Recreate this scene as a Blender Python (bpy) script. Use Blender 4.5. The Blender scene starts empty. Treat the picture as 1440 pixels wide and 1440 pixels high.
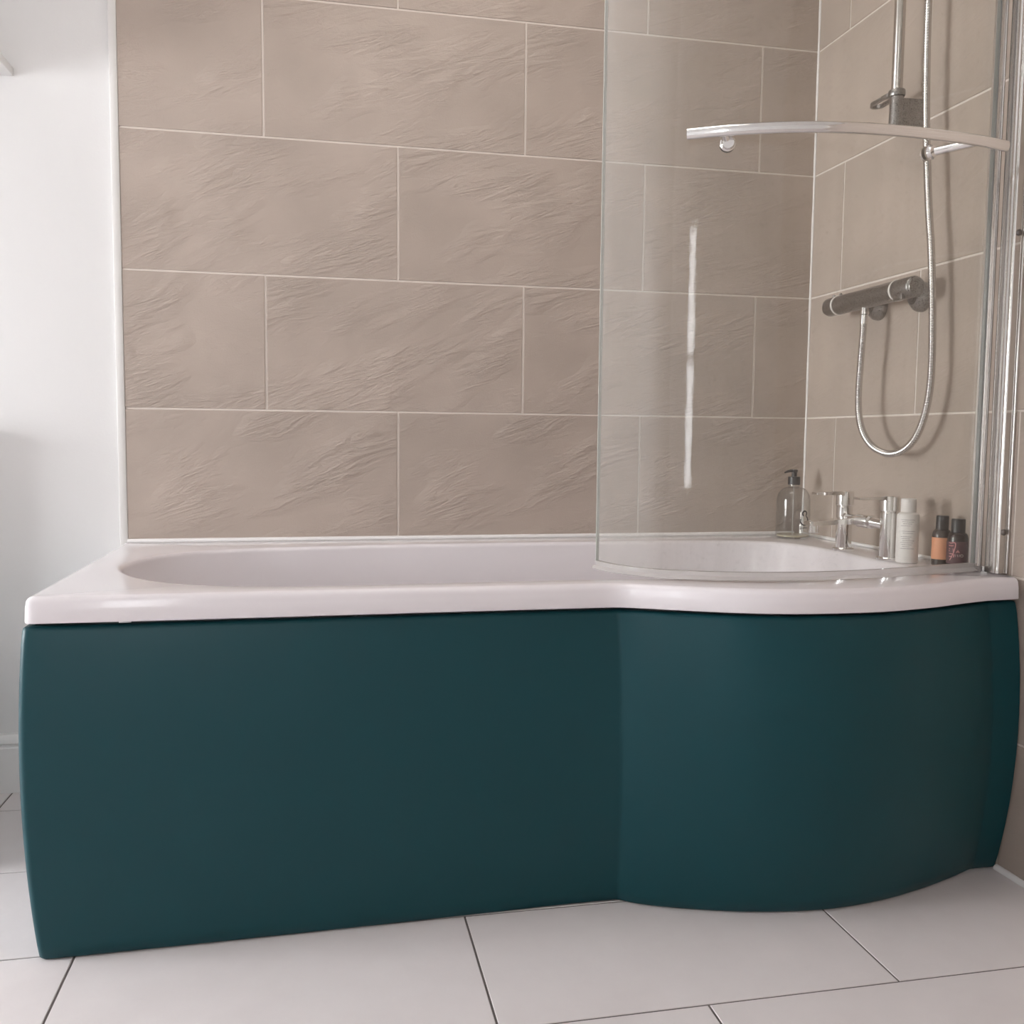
import bpy, bmesh, math, random
from mathutils import Vector, Matrix
random.seed(7)
D = bpy.data
S = bpy.context.scene
COL = S.collection

# ------------------------------------------------------------------ camera
YAW, PITCH, ROLL = 0.20380, -0.07940, 0.00955
f = Vector((math.sin(YAW)*math.cos(PITCH), math.cos(YAW)*math.cos(PITCH), math.sin(PITCH)))
r0 = Vector((math.cos(YAW), -math.sin(YAW), 0))
u0 = r0.cross(f)
r = r0*math.cos(ROLL) + u0*math.sin(ROLL)
u = -r0*math.sin(ROLL) + u0*math.cos(ROLL)
cam_d = D.cameras.new('camera')
cam_d.sensor_width = 36
cam_d.lens = 1309.9/1440*36
cam_d.clip_start = 0.02
cam = D.objects.new('camera', cam_d)
COL.objects.link(cam)
M = Matrix((r, u, -f)).transposed().to_4x4()
M.translation = Vector((0.42075, -2.22828, 0.80706))
cam.matrix_world = M
S.camera = cam

# ------------------------------------------------------------------ world, lights, exposure
W = D.worlds.new('world'); S.world = W
W.use_nodes = True
W.node_tree.nodes['Background'].inputs[0].default_value = (0.85, 0.92, 1.0, 1)
W.node_tree.nodes['Background'].inputs[1].default_value = 1.0
WINDOW_STRENGTH = 38.0
FRONT_WINDOW_STRENGTH = 8.0
CEILING_FILL_STRENGTH = 4.2
S.view_settings.view_transform = 'Standard'
S.view_settings.look = 'None'
S.view_settings.gamma = 1
S.view_settings.use_curve_mapping = False
S.view_settings.exposure = 0.0

# ------------------------------------------------------------------ materials
def srgb(*c):
    return tuple(((v/255)/12.92 if v/255 <= 0.04045 else ((v/255+0.055)/1.055)**2.4) for v in c) + (1,)

def mat(name, color, rough=0.5, metal=0.0, spec=0.5, coat=0.0):
    m = D.materials.new(name); m.use_nodes = True
    b = m.node_tree.nodes['Principled BSDF']
    b.inputs['Base Color'].default_value = color if len(color) == 4 else tuple(color)+(1,)
    b.inputs['Roughness'].default_value = rough
    b.inputs['Metallic'].default_value = metal
    b.inputs['Specular IOR Level'].default_value = spec
    b.inputs['Coat Weight'].default_value = coat
    b.inputs['Coat Roughness'].default_value = 0.03
    return m

def nd(m, t, **kw):
    n = m.node_tree.nodes.new(t)
    for k, v in kw.items(): setattr(n, k, v)
    return n

def lk(m, a, b): m.node_tree.links.new(a, b)

def ramp(m, src, stops):
    n = nd(m, 'ShaderNodeValToRGB')
    el = n.color_ramp.elements
    while len(el) < len(stops): el.new(0.5)
    for e, (p, c) in zip(el, stops):
        e.position = p; e.color = c if len(c) == 4 else tuple(c)+(1,)
    lk(m, src, n.inputs[0]); return n.outputs[0]

def math_node(m, op, a, b=None, c=None):
    n = nd(m, 'ShaderNodeMath', operation=op)
    for i, v in enumerate((a, b, c)):
        if v is None: continue
        if isinstance(v, (int, float)): n.inputs[i].default_value = v
        else: lk(m, v, n.inputs[i])
    return n.outputs[0]

def noise(m, vec, scale, detail=3, rough=0.5, dist=0.0):
    n = nd(m, 'ShaderNodeTexNoise')
    n.inputs['Scale'].default_value = scale; n.inputs['Detail'].default_value = detail
    n.inputs['Roughness'].default_value = rough; n.inputs['Distortion'].default_value = dist
    lk(m, vec, n.inputs['Vector']); return n.outputs['Fac']

def mapping(m, vec, rot=(0, 0, 0), scale=(1, 1, 1), loc=(0, 0, 0)):
    n = nd(m, 'ShaderNodeMapping')
    n.inputs['Rotation'].default_value = rot; n.inputs['Scale'].default_value = scale
    n.inputs['Location'].default_value = loc
    lk(m, vec, n.inputs['Vector']); return n.outputs[0]

def slate_material(name, color, strength, rough):
    """riven slate-look ceramic: slanted ridges in the bump, faint colour drift"""
    m = mat(name, color, rough, spec=0.35)
    b = m.node_tree.nodes['Principled BSDF']
    tc = nd(m, 'ShaderNodeTexCoord'); oi = nd(m, 'ShaderNodeObjectInfo')
    off = nd(m, 'ShaderNodeVectorMath', operation='ADD')
    lk(m, tc.outputs['Object'], off.inputs[0])
    k = math_node(m, 'FLOOR', math_node(m, 'MULTIPLY', oi.outputs['Random'], 5.0))
    cx = nd(m, 'ShaderNodeCombineXYZ')
    lk(m, math_node(m, 'MULTIPLY', k, 3.7), cx.inputs[2]); lk(m, math_node(m, 'MULTIPLY', k, 1.3), cx.inputs[0])
    lk(m, cx.outputs[0], off.inputs[1])
    v = off.outputs[0]
    rot = mapping(m, v, rot=(0, math.radians(17), 0))
    st = mapping(m, rot, scale=(4.6, 4.0, 25.0))
    n1 = noise(m, st, 1.0, 5, 0.62, 0.7)
    ridge = math_node(m, 'ABSOLUTE', math_node(m, 'SUBTRACT', n1, 0.5))
    ridge = math_node(m, 'MINIMUM', math_node(m, 'MULTIPLY', ridge, 6.0), 1.0)
    st2 = mapping(m, rot, scale=(24, 24, 60))
    n2 = noise(m, st2, 1.0, 5, 0.6, 0.6)
    patch = noise(m, mapping(m, rot, scale=(4, 4, 9)), 1.0, 2, 0.5)
    patch = ramp(m, patch, [(0.45, (0, 0, 0)), (0.60, (1, 1, 1))])
    n3 = noise(m, v, 260.0, 2, 0.5)
    h = math_node(m, 'ADD', math_node(m, 'MULTIPLY', ridge, math_node(m, 'MULTIPLY', patch, 0.5)),
                  math_node(m, 'ADD', math_node(m, 'MULTIPLY', n2, math_node(m, 'ADD', math_node(m, 'MULTIPLY', patch, 0.75), 0.22)),
                            math_node(m, 'MULTIPLY', n3, 0.05)))
    bp = nd(m, 'ShaderNodeBump'); bp.inputs['Strength'].default_value = strength; bp.inputs['Distance'].default_value = 0.012
    lk(m, h, bp.inputs['Height']); lk(m, bp.outputs[0], b.inputs['Normal'])
    drift = noise(m, v, 3.5, 3, 0.55)
    c2 = tuple(x*0.90 for x in color[:3])
    c3 = tuple(min(1, x*1.06) for x in color[:3])
    lk(m, ramp(m, drift, [(0.3, c2), (0.7, c3)]), b.inputs['Base Color'])
    return m

TILE = (0.445, 0.368, 0.315)
M_tile = slate_material('beige_slate_tile', TILE+(1,), 0.40, 0.5)
M_tile_r = slate_material('beige_slate_tile_smooth', TILE+(1,), 0.14, 0.42)
M_grout = mat('pale_grout', (0.72, 0.65, 0.59), 0.85, spec=0.2)
M_fgrout = mat('grey_floor_grout', (0.16, 0.14, 0.135), 0.9, spec=0.2)
M_ftile = mat('pale_floor_tile', (0.60, 0.565, 0.555), 0.42, spec=0.4)
def _ft():
    m = M_ftile; b = m.node_tree.nodes['Principled BSDF']
    tc = nd(m, 'ShaderNodeTexCoord'); g = nd(m, 'ShaderNodeNewGeometry')
    n = noise(m, g.outputs['Position'], 9, 5, 0.6)
    lk(m, ramp(m, n, [(0.3, (0.71, 0.655, 0.65)), (0.7, (0.75, 0.695, 0.69))]), b.inputs['Base Color'])
    n2 = noise(m, g.outputs['Position'], 160, 3, 0.5)
    bp = nd(m, 'ShaderNodeBump'); bp.inputs['Strength'].default_value = 0.06; bp.inputs['Distance'].default_value = 0.002
    lk(m, n2, bp.inputs['Height']); lk(m, bp.outputs[0], b.inputs['Normal'])
_ft()
M_wall = mat('white_painted_plaster', (0.74, 0.725, 0.715), 0.7, spec=0.25)
def _wl():
    m = M_wall; b = m.node_tree.nodes['Principled BSDF']
    g = nd(m, 'ShaderNodeNewGeometry')
    n2 = noise(m, g.outputs['Position'], 190, 3, 0.5)
    bp = nd(m, 'ShaderNodeBump'); bp.inputs['Strength'].default_value = 0.08; bp.inputs['Distance'].default_value = 0.002
    lk(m, n2, bp.inputs['Height']); lk(m, bp.outputs[0], b.inputs['Normal'])
_wl()
M_gloss_white = mat('white_gloss_paint', (0.80, 0.785, 0.77), 0.35)
M_seal = mat('white_sealant', (0.86, 0.83, 0.815), 0.4)
M_acrylic = mat('white_acrylic', (0.81, 0.765, 0.785), 0.15, spec=0.5, coat=0.08)
M_teal = mat('satin_teal_paint', (0.0055, 0.051, 0.062), 0.40, spec=0.26)
M_chrome = mat('chrome', (0.84, 0.83, 0.82), 0.09, metal=1.0)
M_chrome_dull = mat('water_marked_chrome', (0.50, 0.48, 0.465), 0.30, metal=1.0)
def _cd():
    m = M_chrome_dull; b = m.node_tree.nodes['Principled BSDF']
    g = nd(m, 'ShaderNodeNewGeometry')
    n = noise(m, g.outputs['Position'], 420, 4, 0.7)
    lk(m, ramp(m, n, [(0.35, (0.25, 0.24, 0.23)), (0.7, (0.40, 0.385, 0.375))]), b.inputs['Base Color'])
    lk(m, ramp(m, n, [(0.3, (0.22,)*3), (0.7, (0.45,)*3)]), b.inputs['Roughness'])
_cd()
M_hose = mat('hose_chrome', (0.62, 0.605, 0.59), 0.16, metal=1.0)
M_pole = mat('brushed_pole', (0.60, 0.57, 0.54), 0.22, metal=1.0)
M_alu = mat('polished_aluminium', (0.69, 0.67, 0.65), 0.15, metal=1.0)
M_screw = mat('tarnished_screw', (0.22, 0.20, 0.19), 0.28, metal=1.0)
M_trim = mat('white_tile_trim', (0.70, 0.675, 0.65), 0.5, spec=0.3)
M_dark_rubber = mat('grey_rubber', (0.24, 0.24, 0.23), 0.5)
M_black = mat('black_plastic', (0.012, 0.012, 0.014), 0.32)
M_gray_plastic = mat('white_plastic_ring', (0.78, 0.75, 0.72), 0.4)
M_white_plastic = mat('white_bottle_plastic', (0.80, 0.765, 0.735), 0.42)
M_ink = mat('grey_ink', (0.33, 0.31, 0.30), 0.6)
M_black_ink = mat('black_ink', (0.015, 0.015, 0.018), 0.5)
M_amber = mat('dark_brown_bottle', (0.022, 0.014, 0.013), 0.2)
M_orange = mat('orange_paper_label', (0.78, 0.35, 0.19), 0.55)
M_maroon = mat('maroon_paper_label', (0.085, 0.030, 0.040), 0.5)
M_pink = mat('pink_print', (0.62, 0.27, 0.27), 0.6)
M_cream_print = mat('cream_print', (0.50, 0.42, 0.40), 0.6)

def thin_glass(name, tint, haze_lo, haze_hi, ior=1.5, spots=False, haze_col=(0.62, 0.57, 0.53)):
    m = D.materials.new(name); m.use_nodes = True
    nt = m.node_tree; nt.nodes.clear()
    out = nd(m, 'ShaderNodeOutputMaterial')
    tr = nd(m, 'ShaderNodeBsdfTransparent'); tr.inputs[0].default_value = tint+(1,)
    gl = nd(m, 'ShaderNodeBsdfGlossy'); gl.inputs['Roughness'].default_value = 0.02
    lw = nd(m, 'ShaderNodeLayerWeight'); lw.inputs['Blend'].default_value = 0.5
    fr_out = math_node(m, 'MULTIPLY_ADD', math_node(m, 'POWER', lw.outputs['Facing'], 5.0), 1-((ior-1)/(ior+1))**2, ((ior-1)/(ior+1))**2)
    mx = nd(m, 'ShaderNodeMixShader')
    lk(m, fr_out, mx.inputs[0]); lk(m, tr.outputs[0], mx.inputs[1]); lk(m, gl.outputs[0], mx.inputs[2])
    df = nd(m, 'ShaderNodeBsdfDiffuse'); df.inputs[0].default_value = haze_col+(1,)
    tl = nd(m, 'ShaderNodeBsdfTranslucent'); tl.inputs[0].default_value = haze_col+(1,)
    hz = nd(m, 'ShaderNodeMixShader'); hz.inputs[0].default_value = 0.35
    lk(m, df.outputs[0], hz.inputs[1]); lk(m, tl.outputs[0], hz.inputs[2])
    mx2 = nd(m, 'ShaderNodeMixShader')
    if spots:
        g = nd(m, 'ShaderNodeNewGeometry')
        streak = noise(m, mapping(m, g.outputs['Position'], scale=(26, 26, 0.7)), 1.0, 4, 0.6)
        blot = noise(m, mapping(m, g.outputs['Position'], scale=(7, 7, 3)), 1.0, 3, 0.6)
        dots = noise(m, mapping(m, g.outputs['Position'], scale=(140, 140, 140)), 1.0, 2, 0.5)
        dots = ramp(m, dots, [(0.60, (0, 0, 0)), (0.75, (1, 1, 1))])
        fac = math_node(m, 'MULTIPLY', streak, blot)
        fac = ramp(m, fac, [(0.12, (haze_lo,)*3), (0.42, (haze_hi,)*3)])
        fac = math_node(m, 'ADD', fac, math_node(m, 'MULTIPLY', dots, math_node(m, 'MULTIPLY', blot, 0.13)))
        # limescale has built up along the free edge of the pane
        sx = nd(m, 'ShaderNodeSeparateXYZ'); lk(m, g.outputs['Position'], sx.inputs[0])
        edge = ramp(m, math_node(m, 'ADD', math_node(m, 'MULTIPLY', math_node(m, 'SUBTRACT', sx.outputs[0], 0.93), 8.0), math_node(m, 'MULTIPLY', blot, 0.25)),
                    [(0.40, (1, 1, 1)), (1.0, (0, 0, 0))])
        scum = math_node(m, 'MULTIPLY', edge, math_node(m, 'ADD', math_node(m, 'MULTIPLY', blot, 0.10), 0.02))
        fac = math_node(m, 'ADD', fac, scum)
        lk(m, math_node(m, 'MULTIPLY_ADD', edge, 0.70, 0.022), gl.inputs['Roughness'])
        bp = nd(m, 'ShaderNodeBump'); bp.inputs['Strength'].default_value = 0.10; bp.inputs['Distance'].default_value = 0.002
        lk(m, noise(m, mapping(m, g.outputs['Position'], scale=(60, 60, 22)), 1.0, 4, 0.65), bp.inputs['Height']); lk(m, bp.outputs[0], gl.inputs['Normal'])
        lk(m, fac, mx2.inputs[0])
    else:
        mx2.inputs[0].default_value = haze_lo
    lk(m, mx.outputs[0], mx2.inputs[1]); lk(m, hz.outputs[0], mx2.inputs[2])
    lk(m, mx2.outputs[0], out.inputs[0])
    return m
M_glass = thin_glass('shower_glass', (0.945, 0.945, 0.93), 0.015, 0.075, spots=True)
M_glass_edge = mat('pale_glass_edge', (0.56, 0.58, 0.55), 0.2)
M_clear_seal = thin_glass('clear_vinyl_seal', (0.88, 0.87, 0.86), 0.40, 0.40, haze_col=(0.84, 0.81, 0.79))
M_bottle_glass = thin_glass('clear_bottle', (0.985, 0.985, 0.98), 0.012, 0.012, haze_col=(0.8, 0.78, 0.75))
M_soap = mat('thin_soap_film', (0.55, 0.50, 0.36), 0.15)

def emit(name, col, s):
    m = D.materials.new(name); m.use_nodes = True
    nt = m.node_tree; nt.nodes.clear()
    out = nd(m, 'ShaderNodeOutputMaterial'); e = nd(m, 'ShaderNodeEmission')
    e.inputs[0].default_value = col+(1,); e.inputs[1].default_value = s
    lk(m, e.outputs[0], out.inputs[0]); return m
M_pane = emit('daylit_frosted_pane', (0.93, 0.965, 1.0), WINDOW_STRENGTH)
M_pane2 = emit('daylit_frosted_pane_front', (0.95, 0.97, 1.0), FRONT_WINDOW_STRENGTH)

M_ceiling_fill = emit('ceiling_fill_glow', (1.0, 0.955, 0.90), CEILING_FILL_STRENGTH)  # added fill light on the unseen ceiling, balances overall brightness

# ------------------------------------------------------------------ mesh helpers
def link(name, verts, faces, m, parent=None, smooth=False, angle=None):
    me = D.meshes.new(name); me.from_pydata([tuple(v) for v in verts], [], faces)
    bm = bmesh.new(); bm.from_mesh(me)
    bmesh.ops.recalc_face_normals(bm, faces=bm.faces)
    bm.to_mesh(me); bm.free()
    me.materials.append(m)
    if smooth or angle:
        me.polygons.foreach_set('use_smooth', [True]*len(me.polygons))
        if angle: me.set_sharp_from_angle(angle=math.radians(angle))
    o = D.objects.new(name, me); COL.objects.link(o)
    if parent: o.parent = parent
    return o

def thing(name, label, cat, loc=(0, 0, 0), group=None, rotz=0):
    o = D.objects.new(name, None); COL.objects.link(o)
    o.empty_display_size = 0.05
    o.location = loc; o.rotation_euler = (0, 0, rotz)
    o['label'] = label; o['category'] = cat
    if group: o['group'] = group
    return o

def structure(o):
    o['kind'] = 'structure'; return o

class MB:
    """collects geometry of ONE part"""
    def __init__(s): s.v = []; s.f = []
    def add(s, v, fc):
        n = len(s.v); s.v += [Vector(p) for p in v]; s.f += [tuple(i+n for i in q) for q in fc]
    def box(s, lo, hi):
        x0, y0, z0 = lo; x1, y1, z1 = hi
        s.add([(x0, y0, z0), (x1, y0, z0), (x1, y1, z0), (x0, y1, z0), (x0, y0, z1), (x1, y0, z1), (x1, y1, z1), (x0, y1, z1)],
              [(0, 3, 2, 1), (4, 5, 6, 7), (0, 1, 5, 4), (1, 2, 6, 5), (2, 3, 7, 6), (3, 0, 4, 7)])
    def bbox(s, lo, hi, b, seg=2):
        bm = bmesh.new(); bmesh.ops.create_cube(bm, size=1)
        for v in bm.verts:
            v.co = Vector([(lo[i]+hi[i])/2 + v.co[i]*(hi[i]-lo[i]) for i in range(3)])
        bmesh.ops.bevel(bm, geom=list(bm.edges), offset=b, segments=seg, profile=0.5, affect='EDGES')
        bm.verts.index_update()
        s.add([v.co.copy() for v in bm.verts], [[v.index for v in q.verts] for q in bm.faces]); bm.free()
    def loft(s, rings, close=True, cap0=True, cap1=True):
        n = len(rings[0]); base = len(s.v)
        for rg in rings: s.v += [Vector(p) for p in rg]
        for k in range(len(rings)-1):
            for i in range(n if close else n-1):
                j = (i+1) % n
                s.f.append((base+k*n+i, base+k*n+j, base+(k+1)*n+j, base+(k+1)*n+i))
        if cap0: s.f.append(tuple(base+i for i in range(n)))
        if cap1: s.f.append(tuple(base+(len(rings)-1)*n+i for i in reversed(range(n))))
    def lathe(s, prof, c=(0, 0, 0), axis='z', n=24):
        """prof: (radius, height) pairs along the axis"""
        rings = []
        ax = {'z': (Vector((1, 0, 0)), Vector((0, 1, 0)), Vector((0, 0, 1))),
              'y': (Vector((1, 0, 0)), Vector((0, 0, -1)), Vector((0, 1, 0))),
              'x': (Vector((0, 1, 0)), Vector((0, 0, 1)), Vector((1, 0, 0)))}[axis] if isinstance(axis, str) else axis
        for rad, h in prof:
            rings.append([Vector(c)+ax[2]*h+(ax[0]*math.cos(2*math.pi*i/n)+ax[1]*math.sin(2*math.pi*i/n))*max(rad, 1e-5) for i in range(n)])
        s.loft(rings)
    def tube(s, path, rad, n=12, up=Vector((0, 0, 1)), sec=None):
        path = [Vector(p) for p in path]; rings = []
        for k, p in enumerate(path):
            t = (path[min(k+1, len(path)-1)]-path[max(k-1, 0)]).normalized()
            a = up.cross(t)
            if a.length < 1e-3: a = Vector((1, 0, 0)).cross(t)
            a.normalize(); b = t.cross(a)
            rr = rad(k) if callable(rad) else rad
            if sec: rings.append([p+a*x+b*y for x, y in sec])
            else: rings.append([p+(a*math.cos(2*math.pi*i/n)+b*math.sin(2*math.pi*i/n))*rr for i in range(n)])
        s.loft(rings)
    def build(s, name, m, parent=None, angle=35, smooth=True):
        return link(name, s.v, s.f, m, parent, smooth=smooth, angle=angle)

def axes_from(d):
    d = Vector(d).normalized()
    a = Vector((0, 0, 1)).cross(d)
    if a.length < 1e-3: a = Vector((1, 0, 0))
    a.normalize(); return (a, d.cross(a), d)

def catmull(pts, per=10, closed=False):
    P = [Vector(p) for p in pts]; out = []; n = len(P)
    rng = range(n) if closed else range(n-1)
    for i in rng:
        p0 = P[(i-1) % n] if (closed or i > 0) else P[0]*2-P[1]
        p1 = P[i]; p2 = P[(i+1) % n]
        p3 = P[(i+2) % n] if (closed or i+2 < n) else P[-1]*2-P[-2]
        # centripetal form
        t0 = 0; t1 = t0+max((p1-p0).length, 1e-6)**.5; t2 = t1+max((p2-p1).length, 1e-6)**.5; t3 = t2+max((p3-p2).length, 1e-6)**.5
        for k in range(per):
            t = t1+(t2-t1)*k/per
            A1 = p0*((t1-t)/(t1-t0))+p1*((t-t0)/(t1-t0)); A2 = p1*((t2-t)/(t2-t1))+p2*((t-t1)/(t2-t1)); A3 = p2*((t3-t)/(t3-t2))+p3*((t-t2)/(t3-t2))
            B1 = A1*((t2-t)/(t2-t0))+A2*((t-t0)/(t2-t0)); B2 = A2*((t3-t)/(t3-t1))+A3*((t-t1)/(t3-t1))
            out.append(B1*((t2-t)/(t2-t1))+B2*((t-t1)/(t2-t1)))
    if not closed: out.append(P[-1])
    return out

def resample(pts, n, closed=False):
    P = [Vector(p) for p in pts]
    if closed: P = P+[P[0]]
    L = [0]
    for a, b in zip(P, P[1:]): L.append(L[-1]+(b-a).length)
    tot = L[-1]; out = []; k = 0
    for i in range(n):
        d = tot*i/(n if closed else n-1)
        while k < len(L)-2 and L[k+1] < d: k += 1
        t = (d-L[k])/max(L[k+1]-L[k], 1e-9); out.append(P[k].lerp(P[k+1], min(t, 1)))
    return out

# ------------------------------------------------------------------ setting
WX, ANG = 1.660, 0.0208           # the right wall, a touch out of square
XL = -2.60                        # left wall
YF = -3.20                        # wall behind the camera
HC = 2.398
def wx(y): return WX-ANG*y
ZJ = [0.002, 0.2528, 0.559, 0.8652, 1.1714, 1.4776, 1.7838, 2.090, HC]   # tile course joints

m = MB(); m.box((XL-0.3, YF-0.2, -0.12), (2.1, 0.25, -0.0015))
floor = structure(m.build('floor', M_fgrout, smooth=False, angle=None))
m = MB(); m.box((XL-0.3, YF-0.2, HC), (2.1, 0.25, HC+0.1))
structure(m.build('ceiling', M_wall, smooth=False, angle=None))
m = MB(); m.box((XL-0.3, 0.0105, -0.0015), (2.1, 0.25, HC))
wall_back = structure(m.build('wall_back', M_wall, smooth=False, angle=None))
m = MB()
m.add([(wx(0.01)+0.0016, 0.0105, -0.0015), (2.1, 0.0105, -0.0015), (2.1, YF, -0.0015), (wx(YF)+0.0016, YF, -0.0015),
       (wx(0.01)+0.0016, 0.0105, HC), (2.1, 0.0105, HC), (2.1, YF, HC), (wx(YF)+0.0016, YF, HC)],
      [(0, 1, 2, 3), (4, 7, 6, 5), (0, 4, 5, 1), (1, 5, 6, 2), (2, 6, 7, 3), (3, 7, 4, 0)])
wall_right = structure(m.build('wall_right', M_grout, smooth=False, angle=None))
m = MB(); m.box((XL-0.3, YF-0.2, -0.0015), (2.1, YF, HC))
wall_front = structure(m.build('wall_front', M_wall, smooth=False, angle=None))
# narrow frosted window behind the camera and a glowing ceiling panel added as fill
def frosted_window(name, lo, hi, bar_z, pane_mat):
    (fx0, fz0), (fx1, fz1) = lo, hi
    t = 0.035; m = MB()
    for a, b in (((fx0-t, fz0-t), (fx1+t, fz0)), ((fx0-t, fz1), (fx1+t, fz1+t)), ((fx0-t, fz0), (fx0, fz1)), ((fx1, fz0), (fx1+t, fz1)),
                 ((fx0, bar_z), (fx1, bar_z+0.04))):
        m.box((a[0], YF+0.001, a[1]), (b[0], YF+0.035, b[1]))
    w = structure(m.build(name, M_gloss_white, smooth=False, angle=None))
    for a, b in ((fz0, bar_z), (bar_z+0.04, fz1)):
        m = MB(); m.box((fx0, YF+0.004, a), (fx1, YF+0.016, b)); m.build('pane', pane_mat, w, smooth=False, angle=None)
frosted_window('window_2', (-0.46, 0.58), (-0.18, 1.78), 1.16, M_pane2)
m = MB()
LX0, LX1, LY0, LY1 = 0.30, 1.10, -1.05, -0.35
for lo, hi in (((LX0, LY0, HC-0.012), (LX1, LY0+0.02, HC-0.0005)), ((LX0, LY1-0.02, HC-0.012), (LX1, LY1, HC-0.0005)),
               ((LX0, LY0+0.02, HC-0.012), (LX0+0.02, LY1-0.02, HC-0.0005)), ((LX1-0.02, LY0+0.02, HC-0.012), (LX1, LY1-0.02, HC-0.0005))):
    m.box(lo, hi)
fill_panel = structure(m.build('fill_panel_frame', M_gloss_white, smooth=False, angle=None))
m = MB(); m.box((LX0+0.02, LY0+0.02, HC-0.009), (LX1-0.02, LY1-0.02, HC-0.001)); m.build('fill_emitter', M_ceiling_fill, fill_panel, smooth=False, angle=None)

# left wall with the opening of a tall narrow window
WY0, WY1, WZ0, WZ1 = -1.10, -0.15, 0.42, 1.46
m = MB()
m.box((XL-0.3, YF, -0.0015), (XL, WY0, HC)); m.box((XL-0.3, WY1, -0.0015), (XL, 0.0105, HC))
m.box((XL-0.3, WY0, -0.0015), (XL, WY1, WZ0)); m.box((XL-0.3, WY0, WZ1), (XL, WY1, HC))
structure(m.build('wall_left', M_wall, smooth=False, angle=None))
m = MB(); fw = 0.045
x0, x1 = XL-0.06, XL-0.01
for lo, hi in (((x0, WY0, WZ0), (x1, WY1, WZ0+fw)), ((x0, WY0, WZ1-fw), (x1, WY1, WZ1)),
               ((x0, WY0, WZ0+fw), (x1, WY0+fw, WZ1-fw)), ((x0, WY1-fw, WZ0+fw), (x1, WY1, WZ1-fw)),
               ((x0, WY0+fw, 1.00), (x1, WY1-fw, 1.035))):
    m.box(lo, hi)
window = structure(m.build('window_1', M_gloss_white, smooth=False, angle=None))
for a, b in ((WZ0+fw, 1.00), (1.035, WZ1-fw)):
    m = MB(); m.box((XL-0.045, WY0+fw, a), (XL-0.030, WY1-fw, b)); m.build('pane', M_pane, window, smooth=False, angle=None)

# tiles of the back wall and the right wall: each one a part of its wall
GAP = 0.0042
_cache = {}
def tile_mesh(w, h, t, mm, bev=0.0012, floor_=False):
    key = (round(w, 4), round(h, 4), t, mm.name)
    if key in _cache: return _cache[key]
    def ring(d, y): return [(-w/2+d, y, -h/2+d), (w/2-d, y, -h/2+d), (w/2-d, y, h/2-d), (-w/2+d, y, h/2-d)]
    V = ring(0, t)+ring(0, bev)+ring(bev*0.4, bev*0.3)+ring(bev, 0)
    F = []
    for k in range(3):
        for i in range(4):
            j = (i+1) % 4; F.append((k*4+i, k*4+j, (k+1)*4+j, (k+1)*4+i))
    F.append((12, 13, 14, 15)); F.append((3, 2, 1, 0))
    me = D.meshes.new('tile'); me.from_pydata(V, [], F)
    bm = bmesh.new(); bm.from_mesh(me); bmesh.ops.recalc_face_normals(bm, faces=bm.faces); bm.to_mesh(me); bm.free()
    me.materials.append(mm); _cache[key] = me; return me

PX = 0.3015
m = MB(); m.box((-0.004, 0.0016, 0.50), (wx(0)+0.004, 0.0104, HC)); m.build('grout', M_grout, wall_back, smooth=False, angle=None)
for rI in range(2, 8):
    z0, z1 = ZJ[rI], ZJ[rI+1]
    if rI == 2: z0 = 0.560
    par = 0 if rI % 2 == 0 else 1
    xs = [-0.005]+[k*PX for k in range(1, 6) if k % 2 == par and k*PX > 0.05]+[wx(0)+0.001]
    for a, b in zip(xs, xs[1:]):
        la = a+(GAP/2 if a > 0 else 0); lb = b-(GAP/2 if b < 1.6 else 0)
        me = tile_mesh(lb-la, z1-z0-GAP, 0.0085, M_tile)
        o = D.objects.new('tile', me); COL.objects.link(o); o.parent = wall_back
        o.location = ((la+lb)/2, random.uniform(-0.0003, 0.0003), (z0+z1)/2)
rot_r = math.atan(ANG)-math.pi/2
ux = Vector((math.sin(math.atan(ANG)), -math.cos(math.atan(ANG)), 0))
for rI in range(0, 8):
    z0, z1 = ZJ[rI], ZJ[rI+1]
    par = 0 if rI % 2 == 0 else 1
    us = [0.0]+[0.1352+k*PX for k in range(0, 12) if k % 2 == par]
    us = [q for q in us if q < 3.0]+[3.04]
    for a, b in zip(us, us[1:]):
        la = a+(GAP/2 if a > 0 else 0.0); lb = b-GAP/2
        me = tile_mesh(lb-la, z1-z0-GAP, 0.0045, M_tile_r)
        o = D.objects.new('tile', me); COL.objects.link(o); o.parent = wall_right
        p = Vector((WX, 0, 0))+ux*((la+lb)/2)
        o.location = (p.x+random.uniform(-0.0002, 0.0002), p.y, (z0+z1)/2)
        o.rotation_euler = (0, 0, rot_r)

# floor tiles
FX, FX0, FY, FY0 = 0.6119, 0.0438, 0.3090, -0.1102
def floor_tile(xa, xb, ya, yb):
    me = tile_mesh(xb-xa, yb-ya, 0.009, M_ftile, 0.0010)
    o = D.objects.new('tile', me); COL.objects.link(o); o.parent = floor
    o.location = ((xa+xb)/2, (ya+yb)/2, random.uniform(-0.0002, 0.0002)); o.rotation_euler = (-math.pi/2, 0, 0)
FG = 0.0034
for j in range(-1, 10):
    yb = FY0-FY*j; ya = yb-FY
    yb = min(yb, 0.010); ya = max(ya, YF)
    if yb-ya < 0.03: continue
    half = 0.0 if j % 2 == 0 else 0.5
    # course j=2 (y -0.728..-1.037) has its joints at FX0 + i*FX
    xs = [FX0+FX*(i+half) for i in range(-6, 4)]
    xs = [q for q in xs if XL+0.03 < q < wx(ya)-0.03]
    xs = [XL]+xs+[wx(ya)+0.006]
    for a, b in zip(xs, xs[1:]):
        floor_tile(a+FG/2, b-FG/2, ya+FG/2, yb-FG/2)

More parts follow.
